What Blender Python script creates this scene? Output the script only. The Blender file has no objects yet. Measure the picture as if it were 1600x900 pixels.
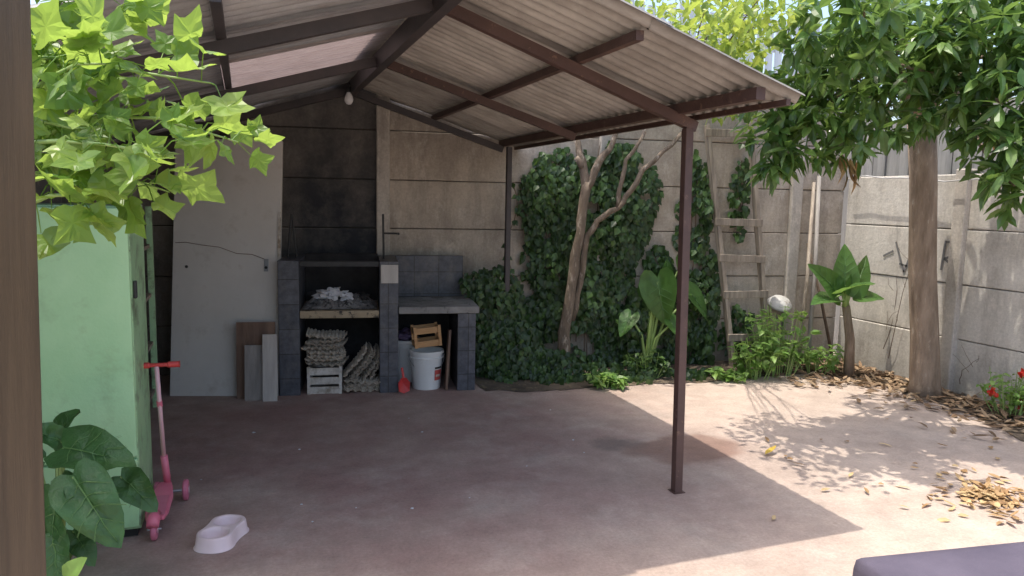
import bpy, math, random
from mathutils import Vector, Matrix, noise
V=Vector
rad=math.radians
R=random.Random(11)
C=bpy.context.scene.collection
Z=V((0,0,1))
# ------------------------------------------------------------ camera
F=1155.0
yaw,pit,rol=rad(19.9),rad(6.8),rad(1.15)
CAM=V((0,0,1.6))
fh=V((math.sin(yaw),math.cos(yaw),0)); rt=V((math.cos(yaw),-math.sin(yaw),0))
fwd=fh*math.cos(pit)-Z*math.sin(pit); up0=fh*math.sin(pit)+Z*math.cos(pit)
UP=up0*math.cos(rol)-rt*math.sin(rol); RT=rt*math.cos(rol)+up0*math.sin(rol)
cd=bpy.data.cameras.new('camera'); co=bpy.data.objects.new('camera',cd); C.objects.link(co)
M=Matrix((RT,UP,-fwd)).transposed().to_4x4(); M.translation=CAM; co.matrix_world=M
cd.sensor_width=36; cd.lens=36*F/1600; cd.clip_end=2000; cd.clip_start=.05
bpy.context.scene.camera=co
def ray(px,py): return RT*((px-800)/F)-UP*((py-450)/F)+fwd
def G(px,py,z=0):
    r=ray(px,py); return CAM+r*((z-CAM.z)/r.z)
def Dp(px,py,d):
    r=ray(px,py); return CAM+r*(d/r.dot(fh))
bang=rad(-8.5)
bd=V((math.cos(bang),math.sin(bang),0)); bn=V((math.sin(bang),-math.cos(bang),0))
A=V((.63,6.84,0))
def Wp(px,py,off=0):
    r=ray(px,py); return CAM+r*((A+bn*off-CAM).dot(bn)/r.dot(bn))
def wallY(x): return A.y+(x-A.x)*math.tan(bang)
RX=5.80
def Rp(px,py,off=0):
    r=ray(px,py); return CAM+r*((RX-off)/r.x)
# ------------------------------------------------------------ mesh builder
MW={}
class MB:
    def __init__(s): s.v=[]; s.f=[]
    def add(s,vs,fs):
        n=len(s.v); s.v+= [V(a) for a in vs]; s.f+=[tuple(i+n for i in f) for f in fs]; return s
    def box(s,a,b,rot=None,c=None):
        a=V(a);b=V(b)
        vs=[V((x,y,z)) for z in (a.z,b.z) for y in (a.y,b.y) for x in (a.x,b.x)]
        if rot is not None:
            c=V(c) if c is not None else (a+b)/2
            vs=[rot@(p-c)+c for p in vs]
        return s.add(vs,[(0,2,3,1),(4,5,7,6),(0,1,5,4),(2,6,7,3),(0,4,6,2),(1,3,7,5)])
    def bar(s,p,q,w,t,hint=Z):
        p=V(p);q=V(q);z=(q-p).normalized();h=V(hint)
        if abs(h.normalized().dot(z))>.98: h=V((1,0,0))
        x=(h-z*h.dot(z)).normalized();y=z.cross(x)
        vs=[o+x*(i*t/2)+y*(j*w/2) for o in (p,q) for j in (-1,1) for i in (-1,1)]
        return s.add(vs,[(0,2,3,1),(4,5,7,6),(0,1,5,4),(2,6,7,3),(0,4,6,2),(1,3,7,5)])
    def tube(s,pts,rs,n=8):
        pts=[V(p) for p in pts]
        if not hasattr(rs,'__len__'): rs=[rs]*len(pts)
        vs=[];fs=[];x=None
        for i,p in enumerate(pts):
            t=(pts[min(i+1,len(pts)-1)]-pts[max(i-1,0)]).normalized()
            if x is None: x=t.orthogonal().normalized()
            else:
                x=x-t*x.dot(t); x=x.normalized() if x.length>1e-6 else t.orthogonal().normalized()
            y=t.cross(x)
            for k in range(n):
                a=2*math.pi*k/n; vs.append(p+(x*math.cos(a)+y*math.sin(a))*rs[i])
        for i in range(len(pts)-1):
            for k in range(n):
                a=i*n+k;b=i*n+(k+1)%n; fs.append((a,b,b+n,a+n))
        fs.append(tuple(range(n-1,-1,-1))); fs.append(tuple(range((len(pts)-1)*n,len(pts)*n)))
        return s.add(vs,fs)
    def lathe(s,prof,c=(0,0,0),n=24,M=None):
        vs=[];fs=[];c=V(c)
        for r,z in prof:
            for k in range(n):
                a=2*math.pi*k/n;p=V((r*math.cos(a),r*math.sin(a),z))
                vs.append((M@p if M else p)+c)
        for i in range(len(prof)-1):
            for k in range(n):
                a=i*n+k;b=i*n+(k+1)%n; fs.append((a,b,b+n,a+n))
        return s.add(vs,fs)
    def blob(s,c,r,seed=0,amp=.3,nu=10,nv=7):
        c=V(c);r=V(r) if hasattr(r,'__len__') else V((r,r,r));vs=[];fs=[]
        for j in range(nv+1):
            th=math.pi*j/nv
            for k in range(nu):
                a=2*math.pi*k/nu
                d=V((math.sin(th)*math.cos(a),math.sin(th)*math.sin(a),math.cos(th)))
                q=1+amp*noise.noise(d*1.7+V((seed*3.1,seed*1.7,seed)))
                vs.append(c+V((d.x*r.x,d.y*r.y,d.z*r.z))*q)
        for j in range(nv):
            for k in range(nu):
                a=j*nu+k;b=j*nu+(k+1)%nu; fs.append((a,a+nu,b+nu,b))
        return s.add(vs,fs)
    def leaf(s,p,d,n,L,W,curve=.25,fold=.25,kind=0):
        d=V(d).normalized();sd=d.cross(n)
        if sd.length<1e-4: sd=d.orthogonal()
        sd.normalize();n=sd.cross(d)
        ws=((.30,.44),(.66,.40)) if kind==0 else ((.3,.5),(.62,.34))
        P=lambda t,x:p+d*(L*t)-n*(curve*L*t*t)+sd*(x*W)+n*(fold*abs(x)*W)
        vs=[P(0,0)]
        for t,w in ws: vs+=[P(t,-w),P(t,0),P(t,w)]
        vs.append(P(1,0))
        return s.add(vs,[(0,2,1),(0,3,2),(1,2,5,4),(2,3,6,5),(4,5,7),(5,6,7)])
    def oleaf(s,p,d,n,size,half,cy=.4,fold=.2,curve=.3,rip=.0,seed=0,wid=1.0,rings=(.5,1.0),veins=None):
        d=V(d).normalized();sd=d.cross(n)
        if sd.length<1e-4: sd=d.orthogonal()
        sd.normalize();n=sd.cross(d)
        out=list(half)+[(-x,y) for x,y in reversed(half[1:-1])]
        m=len(out)
        def P(x,y,o=0):
            z=fold*abs(x)-curve*y*abs(y)+rip*noise.noise(V((x*5,y*5,seed)))+o
            return p+(sd*(x*wid)+d*y+n*z)*size
        vs=[P(0,cy)];fs=[]
        for k in rings:
            for x,y in out: vs.append(P(x*k,cy+(y-cy)*k))
        for i in range(m):
            j=(i+1)%m
            fs.append((0,1+i,1+j))
            for r in range(len(rings)-1):
                a=1+r*m; fs.append((a+i,a+m+i,a+m+j,a+j))
        if veins is not None:
            for o in (.012,-.012):
                veins.tube([P(0,y*.1,o) for y in range(0,10)],[size*(.012-.0010*k) for k in range(10)],5)
                for y0 in (.12,.28,.44,.60):
                    for sg in (-1,1):
                        w=.30 if y0<.5 else .18
                        veins.tube([P(sg*w*t,y0+.20*t,o) for t in (0,.33,.66,1)],[size*.006,size*.005,size*.004,size*.002],4)
        return s.add(vs,fs)
    def build(s,name,mat,parent=None,world=True,smooth=False,base=None,bevel=0,solid=0):
        if parent is not None:
            Mi=MW[parent].inverted() if world else Matrix.Identity(4)
            vs=[tuple(Mi@v) for v in s.v]
        elif base is not None:
            vs=[tuple(v-V(base)) for v in s.v]
        else: vs=[tuple(v) for v in s.v]
        me=bpy.data.meshes.new(name); me.from_pydata(vs,[],s.f); me.update()
        if smooth: me.polygons.foreach_set('use_smooth',[True]*len(me.polygons))
        o=bpy.data.objects.new(name,me); C.objects.link(o); me.materials.append(mat)
        if parent is not None: o.parent=parent; MW[o]=MW[parent]
        else:
            if base is not None: o.location=base
            MW[o]=Matrix.Translation(base if base is not None else V((0,0,0)))
        if solid:
            md=o.modifiers.new('solid','SOLIDIFY'); md.thickness=solid
        if bevel:
            md=o.modifiers.new('bevel','BEVEL'); md.width=bevel; md.segments=2; md.limit_method='ANGLE'
        return o
def tag(o,label,cat,group=None,kind=None):
    o['label']=label;o['category']=cat
    if group:o['group']=group
    if kind:o['kind']=kind
    return o
def struct(o): o['kind']='structure'; return o
def thing(name,loc,rz,label,cat,group=None):
    o=bpy.data.objects.new(name,None); C.objects.link(o); o.empty_display_size=.1
    o.location=loc;o.rotation_euler=(0,0,rz)
    MW[o]=Matrix.Translation(V(loc))@Matrix.Rotation(rz,4,'Z')
    return tag(o,label,cat,group)
def copy_thing(o,loc,rot,label=None):
    c=o.copy();C.objects.link(c);c.location=loc;c.rotation_euler=rot
    if label:c['label']=label
    for ch in o.children:
        k=ch.copy();C.objects.link(k);k.parent=c
    return c
# ------------------------------------------------------------ materials
def base_mat(name):
    m=bpy.data.materials.new(name);m.use_nodes=True
    n=m.node_tree.nodes;l=m.node_tree.links
    return m,n,l,n['Principled BSDF']
def ramp(n,stops):
    r=n.new('ShaderNodeValToRGB');e=r.color_ramp.elements
    while len(e)<len(stops): e.new(.5)
    for i,(p,c) in enumerate(stops):
        e[i].position=p; e[i].color=(c[0],c[1],c[2],1) if hasattr(c,'__len__') else (c,c,c,1)
    return r
def mixc(n,l,fac,a,b,mode='MIX'):
    m=n.new('ShaderNodeMix');m.data_type='RGBA';m.blend_type=mode
    def put(i,x):
        if hasattr(x,'links'): l.new(x,m.inputs[i])
        elif hasattr(x,'__len__'): m.inputs[i].default_value=(x[0],x[1],x[2],1)
        else: m.inputs[i].default_value=x
    put(0,fac);put(6,a);put(7,b)
    return m.outputs[2]
def nz(n,l,vec,scale,detail=5,rough=.6):
    t=n.new('ShaderNodeTexNoise');t.inputs['Scale'].default_value=scale
    t.inputs['Detail'].default_value=min(detail,5);t.inputs['Roughness'].default_value=rough
    if vec is not None:l.new(vec,t.inputs['Vector'])
    return t.outputs[0]
def mapping(n,l,vec,sc=(1,1,1),loc=(0,0,0)):
    m=n.new('ShaderNodeMapping');m.inputs['Scale'].default_value=sc;m.inputs['Location'].default_value=loc
    l.new(vec,m.inputs['Vector']);return m.outputs[0]
def coord(n,kind='Object'): return n.new('ShaderNodeTexCoord').outputs[kind]
def bumpn(n,l,b,h,s=.3,d=.02):
    k=n.new('ShaderNodeBump');k.inputs['Strength'].default_value=s;k.inputs['Distance'].default_value=d
    l.new(h,k.inputs['Height']);l.new(k.outputs[0],b.inputs['Normal'])
def pmat(name,c1,c2,scale=4,rough=.7,bump=.2,bscale=40,metal=0,c3=None,s3=9,t3=.6,stretch=(1,1,1),rnd=0,w3=.04):
    m,n,l,b=base_mat(name);v=mapping(n,l,coord(n),stretch)
    col=ramp(n,[(.32,c1),(.68,c2)]);l.new(nz(n,l,v,scale),col.inputs[0]);c=col.outputs[0]
    if c3:
        r=ramp(n,[(t3-w3,0),(t3+w3,1)]);l.new(nz(n,l,v,s3,8,.7),r.inputs[0]);c=mixc(n,l,r.outputs[0],c,c3)
    if rnd:
        oi=n.new('ShaderNodeObjectInfo');r=ramp(n,[(0,1-rnd),(1,1+rnd*.3)]);l.new(oi.outputs['Random'],r.inputs[0])
        c=mixc(n,l,1.0,c,r.outputs[0],'MULTIPLY')
    l.new(c,b.inputs['Base Color']);b.inputs['Roughness'].default_value=rough;b.inputs['Metallic'].default_value=metal
    if bump: bumpn(n,l,b,nz(n,l,v,bscale,4,.7),bump)
    return m
def leafmat(name,c1,c2,c3,trans=.35,tc=None,rough=.45,bump=0):
    m,n,l,b=base_mat(name)
    g=n.new('ShaderNodeNewGeometry')
    r=ramp(n,[(0,c1),(.55,c2),(1,c3)]);l.new(g.outputs['Random Per Island'],r.inputs[0])
    v=coord(n);q=ramp(n,[(.3,.75),(.7,1.15)]);l.new(nz(n,l,v,14,2),q.inputs[0])
    c=mixc(n,l,1.0,r.outputs[0],q.outputs[0],'MULTIPLY')
    l.new(c,b.inputs['Base Color']);b.inputs['Roughness'].default_value=rough
    t=n.new('ShaderNodeBsdfTranslucent')
    l.new(mixc(n,l,.55,c,tc or (c3[0]*1.8,c3[1]*1.7,c3[2]*.8)),t.inputs[0])
    mx=n.new('ShaderNodeMixShader');mx.inputs[0].default_value=trans
    l.new(b.outputs[0],mx.inputs[1]);l.new(t.outputs[0],mx.inputs[2])
    l.new(mx.outputs[0],n['Material Output'].inputs[0])
    if bump: bumpn(n,l,b,nz(n,l,v,60),bump)
    return m
def dist_mask(n,l,vec,c,r0,r1,sc=(1,1,1)):
    v=n.new('ShaderNodeVectorMath');v.operation='SUBTRACT';l.new(vec,v.inputs[0]);v.inputs[1].default_value=c
    w=n.new('ShaderNodeVectorMath');w.operation='MULTIPLY';l.new(v.outputs[0],w.inputs[0]);w.inputs[1].default_value=sc
    k=n.new('ShaderNodeVectorMath');k.operation='LENGTH';l.new(w.outputs[0],k.inputs[0])
    mr=n.new('ShaderNodeMapRange');mr.interpolation_type='SMOOTHSTEP';l.new(k.outputs['Value'],mr.inputs[0])
    mr.inputs[1].default_value=r0;mr.inputs[2].default_value=r1;mr.inputs[3].default_value=1;mr.inputs[4].default_value=0
    return mr.outputs[0]
def math_(n,l,op,a,b=None):
    k=n.new('ShaderNodeMath');k.operation=op
    for i,x in enumerate((a,b)):
        if x is None: continue
        if hasattr(x,'links'): l.new(x,k.inputs[i])
        else:k.inputs[i].default_value=x
    return k.outputs[0]
def mul(n,l,a,b): return math_(n,l,'MULTIPLY',a,b)
def add_(n,l,a,b): return math_(n,l,'ADD',a,b)
def mrange(n,l,x,a,b,c,d):
    m=n.new('ShaderNodeMapRange');l.new(x,m.inputs[0])
    for i,q in enumerate((a,b,c,d)): m.inputs[i+1].default_value=q
    return m.outputs[0]
def patio_mat():
    m,n,l,b=base_mat('patio_concrete');v=coord(n)
    big=ramp(n,[(.33,(.42,.335,.275)),(.67,(.53,.435,.36))]);l.new(nz(n,l,v,1.0,7,.65),big.inputs[0])
    red=ramp(n,[(.34,.50),(.62,1)]);l.new(nz(n,l,v,1.4,8,.65),red.inputs[0])
    mk=add_(n,l,mul(n,l,dist_mask(n,l,v,(.5,4.8,0),1.0,3.5),.80),.08)
    c=mixc(n,l,mul(n,l,red.outputs[0],mk),big.outputs[0],(.315,.185,.165))
    du=ramp(n,[(.50,0),(.70,1)]);l.new(nz(n,l,mapping(n,l,v,(1,1,1),(3,9,0)),2.1,8,.7),du.inputs[0])
    c=mixc(n,l,mul(n,l,du.outputs[0],.42),c,(.53,.45,.39))
    wob=n.new('ShaderNodeVectorMath');wob.operation='ADD'
    t=n.new('ShaderNodeTexNoise');t.inputs['Scale'].default_value=3;l.new(v,t.inputs['Vector'])
    l.new(v,wob.inputs[0]);l.new(mapping(n,l,t.outputs['Color'],(.35,.35,0)),wob.inputs[1])
    st=dist_mask(n,l,wob.outputs[0],(2.88,4.20,.17),.24,.38,(.8,1.3,0))
    c=mixc(n,l,mul(n,l,st,.7),c,(.20,.105,.075))
    st2=dist_mask(n,l,wob.outputs[0],(2.52,4.42,.17),.08,.24,(1,1.5,0))
    c=mixc(n,l,mul(n,l,st2,.6),c,(.13,.10,.09))
    mid=ramp(n,[(.3,.78),(.7,1.10)]);l.new(nz(n,l,v,5,8,.75),mid.inputs[0])
    c=mixc(n,l,1.0,c,mid.outputs[0],'MULTIPLY')
    fin=ramp(n,[(.3,.80),(.7,1.12)]);l.new(nz(n,l,v,60,4,.8),fin.inputs[0])
    c=mixc(n,l,1.0,c,fin.outputs[0],'MULTIPLY')
    sp=ramp(n,[(.62,0),(.74,1)]);l.new(nz(n,l,v,9,6,.65),sp.inputs[0])
    c=mixc(n,l,mul(n,l,sp.outputs[0],.5),c,(.24,.175,.14))
    l.new(c,b.inputs['Base Color']);
    rr=ramp(n,[(.3,.6),(.7,.85)]);l.new(nz(n,l,v,2.2),rr.inputs[0]);l.new(rr.outputs[0],b.inputs['Roughness'])
    bumpn(n,l,b,add_(n,l,nz(n,l,v,70,4,.7),mul(n,l,nz(n,l,v,6,4),2.0)),.3,.012)
    return m
def wall_mat(name,ca,cb,soot=False,bs=.4,streak=.6):
    m,n,l,b=base_mat(name);v=coord(n)
    big=ramp(n,[(.34,ca),(.66,cb)]);l.new(nz(n,l,v,1.6,8,.68),big.inputs[0])
    stk=ramp(n,[(.46,0),(.74,1)]);l.new(nz(n,l,mapping(n,l,v,(3.2,3.2,.8)),1.6,8,.72),stk.inputs[0])
    c=mixc(n,l,mul(n,l,stk.outputs[0],streak),big.outputs[0],(.16,.135,.11))
    wh=ramp(n,[(.54,0),(.66,1)]);l.new(nz(n,l,mapping(n,l,v,(3,3,1.6),(7,2,1)),2.0,9,.72),wh.inputs[0])
    c=mixc(n,l,mul(n,l,wh.outputs[0],.5),c,(.68,.62,.54))
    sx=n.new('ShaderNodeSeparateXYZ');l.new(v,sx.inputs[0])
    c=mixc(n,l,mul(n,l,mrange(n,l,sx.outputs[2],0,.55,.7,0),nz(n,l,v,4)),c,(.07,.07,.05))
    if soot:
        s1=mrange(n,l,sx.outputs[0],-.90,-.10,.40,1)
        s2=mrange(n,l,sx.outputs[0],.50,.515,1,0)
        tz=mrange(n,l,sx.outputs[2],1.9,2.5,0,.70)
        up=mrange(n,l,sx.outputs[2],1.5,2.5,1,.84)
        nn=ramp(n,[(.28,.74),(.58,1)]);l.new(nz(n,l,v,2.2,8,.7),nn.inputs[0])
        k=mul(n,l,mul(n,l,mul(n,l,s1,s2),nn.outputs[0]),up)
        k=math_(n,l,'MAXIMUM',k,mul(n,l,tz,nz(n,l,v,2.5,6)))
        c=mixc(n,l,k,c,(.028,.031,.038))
    fin=ramp(n,[(.3,.80),(.7,1.14)]);l.new(nz(n,l,v,45,5,.8),fin.inputs[0])
    c=mixc(n,l,1.0,c,fin.outputs[0],'MULTIPLY')
    l.new(c,b.inputs['Base Color']);b.inputs['Roughness'].default_value=.9
    bumpn(n,l,b,add_(n,l,nz(n,l,v,38,5,.75),mul(n,l,nz(n,l,v,5,4),1.5)),bs,.015)
    return m
def tile_mat():
    m,n,l,b=base_mat('slate_tile');v=coord(n)
    sx=n.new('ShaderNodeSeparateXYZ');l.new(v,sx.inputs[0])
    cb=n.new('ShaderNodeCombineXYZ');l.new(add_(n,l,sx.outputs[0],sx.outputs[1]),cb.inputs[0]);l.new(sx.outputs[2],cb.inputs[1])
    t=n.new('ShaderNodeTexBrick');l.new(mapping(n,l,cb.outputs[0],(1,1,1),(.02,.06,0)),t.inputs['Vector'])
    t.offset=0;t.inputs['Scale'].default_value=1;t.inputs['Brick Width'].default_value=.22;t.inputs['Row Height'].default_value=.2
    t.inputs['Mortar Size'].default_value=.004;t.inputs['Color1'].default_value=(.060,.065,.080,1);t.inputs['Color2'].default_value=(.085,.088,.105,1)
    t.inputs['Mortar'].default_value=(.03,.03,.03,1)
    q=ramp(n,[(.3,.6),(.7,1.5)]);l.new(nz(n,l,v,16,8,.7),q.inputs[0])
    c=mixc(n,l,1.0,t.outputs['Color'],q.outputs[0],'MULTIPLY')
    d=ramp(n,[(.50,0),(.72,1)]);l.new(nz(n,l,v,5,8,.7),d.inputs[0])
    c=mixc(n,l,mul(n,l,d.outputs[0],.5),c,(.20,.185,.17))
    l.new(c,b.inputs['Base Color']);b.inputs['Roughness'].default_value=.45
    bumpn(n,l,b,t.outputs['Fac'],-.4,.006)
    return m
WL=.094
def sheet_mat(name,ca,cb,trans=0,tc=(.5,.3,.2)):
    m,n,l,b=base_mat(name);v=coord(n)
    big=ramp(n,[(.35,ca),(.65,cb)]);l.new(nz(n,l,v,2.4,8,.68),big.inputs[0])
    st=ramp(n,[(.42,0),(.68,1)]);l.new(nz(n,l,mapping(n,l,v,(.8,4,1)),3,8,.72),st.inputs[0])
    c=mixc(n,l,mul(n,l,st.outputs[0],.55),big.outputs[0],(.19,.155,.125))
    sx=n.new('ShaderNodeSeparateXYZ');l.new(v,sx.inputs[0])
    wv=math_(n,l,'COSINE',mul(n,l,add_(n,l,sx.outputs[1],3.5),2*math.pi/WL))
    d=mrange(n,l,wv,-.3,.9,0,1.25)  # dirt in the folds, also standing in for their weak shading
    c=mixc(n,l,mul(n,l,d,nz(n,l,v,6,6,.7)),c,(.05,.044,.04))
    oi=n.new('ShaderNodeObjectInfo');r=ramp(n,[(0,.68),(1,1.1)]);l.new(oi.outputs['Random'],r.inputs[0])
    c=mixc(n,l,1.0,c,r.outputs[0],'MULTIPLY')
    l.new(c,b.inputs['Base Color']);b.inputs['Roughness'].default_value=.5
    bumpn(n,l,b,nz(n,l,v,50,3),.12)
    if trans:
        t=n.new('ShaderNodeBsdfTranslucent');l.new(mixc(n,l,nz(n,l,v,7,8,.7),tc,(.22,.15,.14)),t.inputs[0])
        mx=n.new('ShaderNodeMixShader');mx.inputs[0].default_value=trans
        l.new(b.outputs[0],mx.inputs[1]);l.new(t.outputs[0],mx.inputs[2]);l.new(mx.outputs[0],n['Material Output'].inputs[0])
    return m
def wood(name,ca,cb,axis=2,rough=.75,bump=.35,c3=None):
    s=[9,9,9];s[axis]=.7
    return pmat(name,ca,cb,2.2,rough,bump,9,stretch=tuple(s),c3=c3,s3=2,t3=.62)
m_patio=patio_mat()
m_earth=pmat('earth',(.06,.045,.033),(.15,.115,.08),3,.95,.8,25,c3=(.22,.17,.10),s3=14)
m_far=pmat('far_ground',(.2,.18,.14),(.28,.25,.2),.3,.95,.1,5)
m_bwall=wall_mat('back_wall_concrete',(.37,.315,.26),(.58,.505,.42),True,.45)
m_rwall=wall_mat('side_wall_concrete',(.50,.465,.41),(.66,.62,.555),False,.25,.5)
m_post=wall_mat('concrete_post_grey',(.42,.38,.33),(.58,.53,.47),False,.3)
m_joint=pmat('joint_shadow',(.07,.06,.05),(.11,.10,.085),6,.95,.2)
m_lwall=wall_mat('left_wall_render',(.14,.14,.15),(.22,.22,.22))
m_tile=tile_mat()
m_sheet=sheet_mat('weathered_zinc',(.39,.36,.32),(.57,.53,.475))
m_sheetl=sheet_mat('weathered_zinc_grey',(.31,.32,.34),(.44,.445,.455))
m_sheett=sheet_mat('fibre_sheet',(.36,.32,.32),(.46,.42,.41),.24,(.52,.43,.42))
m_beam=pmat('red_oxide_steel',(.070,.038,.032),(.105,.058,.047),6,.5,.1,50,c3=(.17,.10,.07),s3=18,t3=.64)
m_beamd=pmat('dark_steel',(.040,.035,.038),(.068,.054,.054),6,.5,.1,50)
m_slab=pmat('worn_cement',(.20,.19,.18),(.34,.32,.30),6,.8,.3,50,c3=(.08,.075,.07),s3=10)
m_ochre=pmat('firebrick',(.30,.24,.16),(.44,.35,.23),8,.85,.3,50,c3=(.07,.06,.05),s3=12,t3=.56)
m_soot_shade=pmat('soot',(.015,.015,.016),(.038,.037,.038),6,.9,.3,40)
m_ash=pmat('ash',(.12,.115,.11),(.36,.35,.34),14,.95,.6,60,c3=(.03,.03,.03),s3=20,t3=.55)
m_paper=pmat('crumpled_paper',(.50,.50,.52),(.70,.70,.72),12,.6,.3,40)
m_black=pmat('black_iron',(.02,.02,.021),(.04,.04,.04),9,.55,.15,60)
m_door=pmat('door_paint',(.62,.59,.54),(.71,.68,.63),2.5,.5,.08,70,c3=(.50,.46,.40),s3=5,t3=.66,w3=.12)
m_white=pmat('white_paint',(.52,.48,.42),(.70,.66,.60),7,.6,.2,50,c3=(.28,.23,.17),s3=10,t3=.56,w3=.1)
m_steel=pmat('galvanised',(.35,.35,.36),(.48,.48,.48),9,.4,.05,50,metal=.7)
m_green=pmat('mint_paint',(.33,.60,.30),(.45,.71,.40),1.8,.42,.1,60,c3=(.26,.42,.21),s3=3.2,t3=.66,w3=.12)
m_greend=pmat('mint_paint_edge',(.32,.55,.28),(.42,.65,.37),3,.45,.1,60,c3=(.15,.2,.11),s3=8,t3=.60,w3=.1)
m_oldwood=wood('grey_old_wood',(.17,.14,.11),(.43,.36,.285),2)
m_brown=wood('brown_board',(.14,.085,.06),(.23,.145,.10),2)
m_greyplank=wood('grey_plank',(.24,.22,.20),(.37,.34,.31),2)
m_paleplank=wood('pale_plank',(.46,.42,.38),(.60,.56,.51),2)
m_crate=wood('crate_pine',(.46,.24,.10),(.62,.36,.17),0)
m_framewood=wood('varnished_frame',(.052,.036,.022),(.12,.082,.046),2,.45,.1)  # wood tone darkened to stand in for shade from overhead
m_egg=pmat('egg_tray_pulp',(.38,.32,.25),(.54,.47,.38),7,.95,.3,60,rnd=.3)
m_bucket=pmat('bucket_plastic',(.68,.68,.66),(.78,.78,.76),4,.4,.03,30,c3=(.5,.46,.41),s3=8,t3=.68)
m_red=pmat('red_plastic',(.55,.045,.045),(.65,.07,.065),6,.4,.05,30)
m_redm=pmat('red_label',(.45,.06,.05),(.55,.10,.08),9,.5,0)
m_pink=pmat('pink_plastic',(.66,.14,.22),(.74,.21,.29),6,.4,.03,40)
m_pinkpale=pmat('pale_pink_tube',(.70,.40,.45),(.78,.50,.53),6,.35,.02,40)
m_bowl=pmat('pink_bowl',(.74,.58,.58),(.82,.67,.67),6,.35,.04,40,c3=(.55,.42,.40),s3=10,t3=.7)
m_wheel=pmat('pink_wheel',(.55,.14,.22),(.64,.2,.28),8,.5,.05,40)
m_purple=pmat('purple_bag',(.10,.07,.13),(.17,.12,.21),8,.4,.4,20)
m_cloth=pmat('plum_cloth',(.060,.050,.075),(.095,.080,.11),5,.8,.25,180)
m_bark=pmat('brown_bark',(.20,.145,.10),(.38,.285,.205),3,.95,.9,14,stretch=(5,5,1.2),c3=(.46,.385,.305),s3=6,t3=.64)
m_pale=pmat('pale_bark',(.11,.085,.06),(.25,.19,.14),3,.9,.9,14,stretch=(5,5,1.2),c3=(.38,.32,.26),s3=5,t3=.60)
m_stem=pmat('green_stem',(.20,.30,.08),(.30,.42,.13),5,.5,.1,30)
m_vein=pmat('leaf_vein',(.075,.17,.045),(.11,.22,.06),5,.5,0)
m_twig=pmat('dry_twig',(.10,.07,.05),(.17,.125,.09),9,.9,.3,30)
m_glass=pmat('bulb_glass',(.74,.74,.74),(.80,.80,.80),3,.2,0)
m_fence=pmat('grey_fence',(.20,.195,.185),(.36,.35,.33),2,.8,.3,12,stretch=(6,6,.6))
m_bluefence=pmat('pale_blue_fence',(.45,.51,.57),(.60,.64,.68),2,.6,.1,12,stretch=(6,6,.6))
m_wire=pmat('wire',(.45,.44,.42),(.55,.54,.52),9,.5,0)
m_dark=pmat('dark_recess',(.02,.019,.018),(.04,.037,.035),5,.9,.1)
m_mark=pmat('faded_marker',(.12,.12,.12),(.20,.195,.19),20,.9,0)
m_basin=pmat('dull_enamel',(.42,.42,.40),(.56,.55,.52),5,.5,.1,40,c3=(.25,.22,.18),s3=9,t3=.6)
l_tulip=leafmat('tulip_leaf',(.09,.20,.03),(.15,.28,.045),(.25,.37,.075),.52,(.54,.70,.12),.38)
l_broad=leafmat('dock_leaf',(.038,.105,.032),(.055,.14,.04),(.08,.18,.05),.22,(.16,.36,.07),.34,.35)
l_ivy=leafmat('ivy_leaf',(.022,.050,.017),(.042,.085,.025),(.08,.15,.04),.25,(.18,.33,.06),.4)
l_mango=leafmat('mango_leaf',(.045,.105,.027),(.085,.17,.042),(.16,.26,.065),.34,(.34,.52,.10),.30)
l_lemon=leafmat('lemon_leaf',(.11,.20,.03),(.20,.31,.045),(.36,.42,.075),.46,(.64,.74,.13),.4)
l_ear=leafmat('ear_leaf',(.05,.125,.032),(.075,.17,.04),(.10,.22,.05),.38,(.34,.54,.10),.33,.2)
l_low=leafmat('low_leaf',(.10,.21,.045),(.17,.31,.065),(.25,.40,.10),.38,(.44,.62,.15),.45)
l_dry=leafmat('dry_leaf',(.28,.16,.07),(.44,.29,.14),(.56,.42,.22),.12,(.5,.3,.12),.75)
l_fall=leafmat('fallen_leaf',(.13,.08,.045),(.25,.16,.09),(.40,.29,.18),.08,(.4,.25,.1),.8)
l_yellow=leafmat('yellow_leaf',(.60,.40,.05),(.65,.45,.06),(.68,.48,.08),.2,(.7,.5,.1),.5)
l_petal=leafmat('geranium_petal',(.55,.02,.015),(.65,.035,.02),(.70,.06,.03),.25,(.8,.08,.04),.5)
def rv(s=1): return V((R.uniform(-s,s),R.uniform(-s,s),R.uniform(-s,s)))
def inball():
    while True:
        p=rv()
        if p.length<1:return p
# ------------------------------------------------------------ ground
g=MB().add([(-400,-400,-.03),(400,-400,-.03),(400,400,-.03),(-400,400,-.03)],[(0,1,2,3)]).build('ground',m_far);struct(g)
g=MB().add([(-3,-3,0),(9,-3,0),(9,9,0),(-3,9,0)],[(0,1,2,3)]).build('patio',m_patio);struct(g)
edge=[(1.85,6.3)];
for px,py in ((760,612),(850,612),(930,606),(1010,600),(1090,600),(1180,590),(1270,585),(1350,592),(1430,622),(1520,650),(1600,690)):
    p=G(px,py);edge.append((p.x+R.uniform(-.03,.03),p.y+R.uniform(-.03,.03)))
edge+=[(5.0,2.2),(5.75,1.5),(RX,1.5),(RX,6.05),(1.85,6.62)]
fine=[]
for i,(x,y) in enumerate(edge):
    x2,y2=edge[(i+1)%len(edge)];k=6 if i<12 else 1
    for j in range(k):
        t=j/k;w=.035 if k>1 and j else 0
        fine.append((x+(x2-x)*t+R.uniform(-w,w),y+(y2-y)*t+R.uniform(-w,w),.006))
struct(MB().add(fine,[tuple(range(len(fine)-1,-1,-1))]).build('soil_bed',m_earth))
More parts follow.
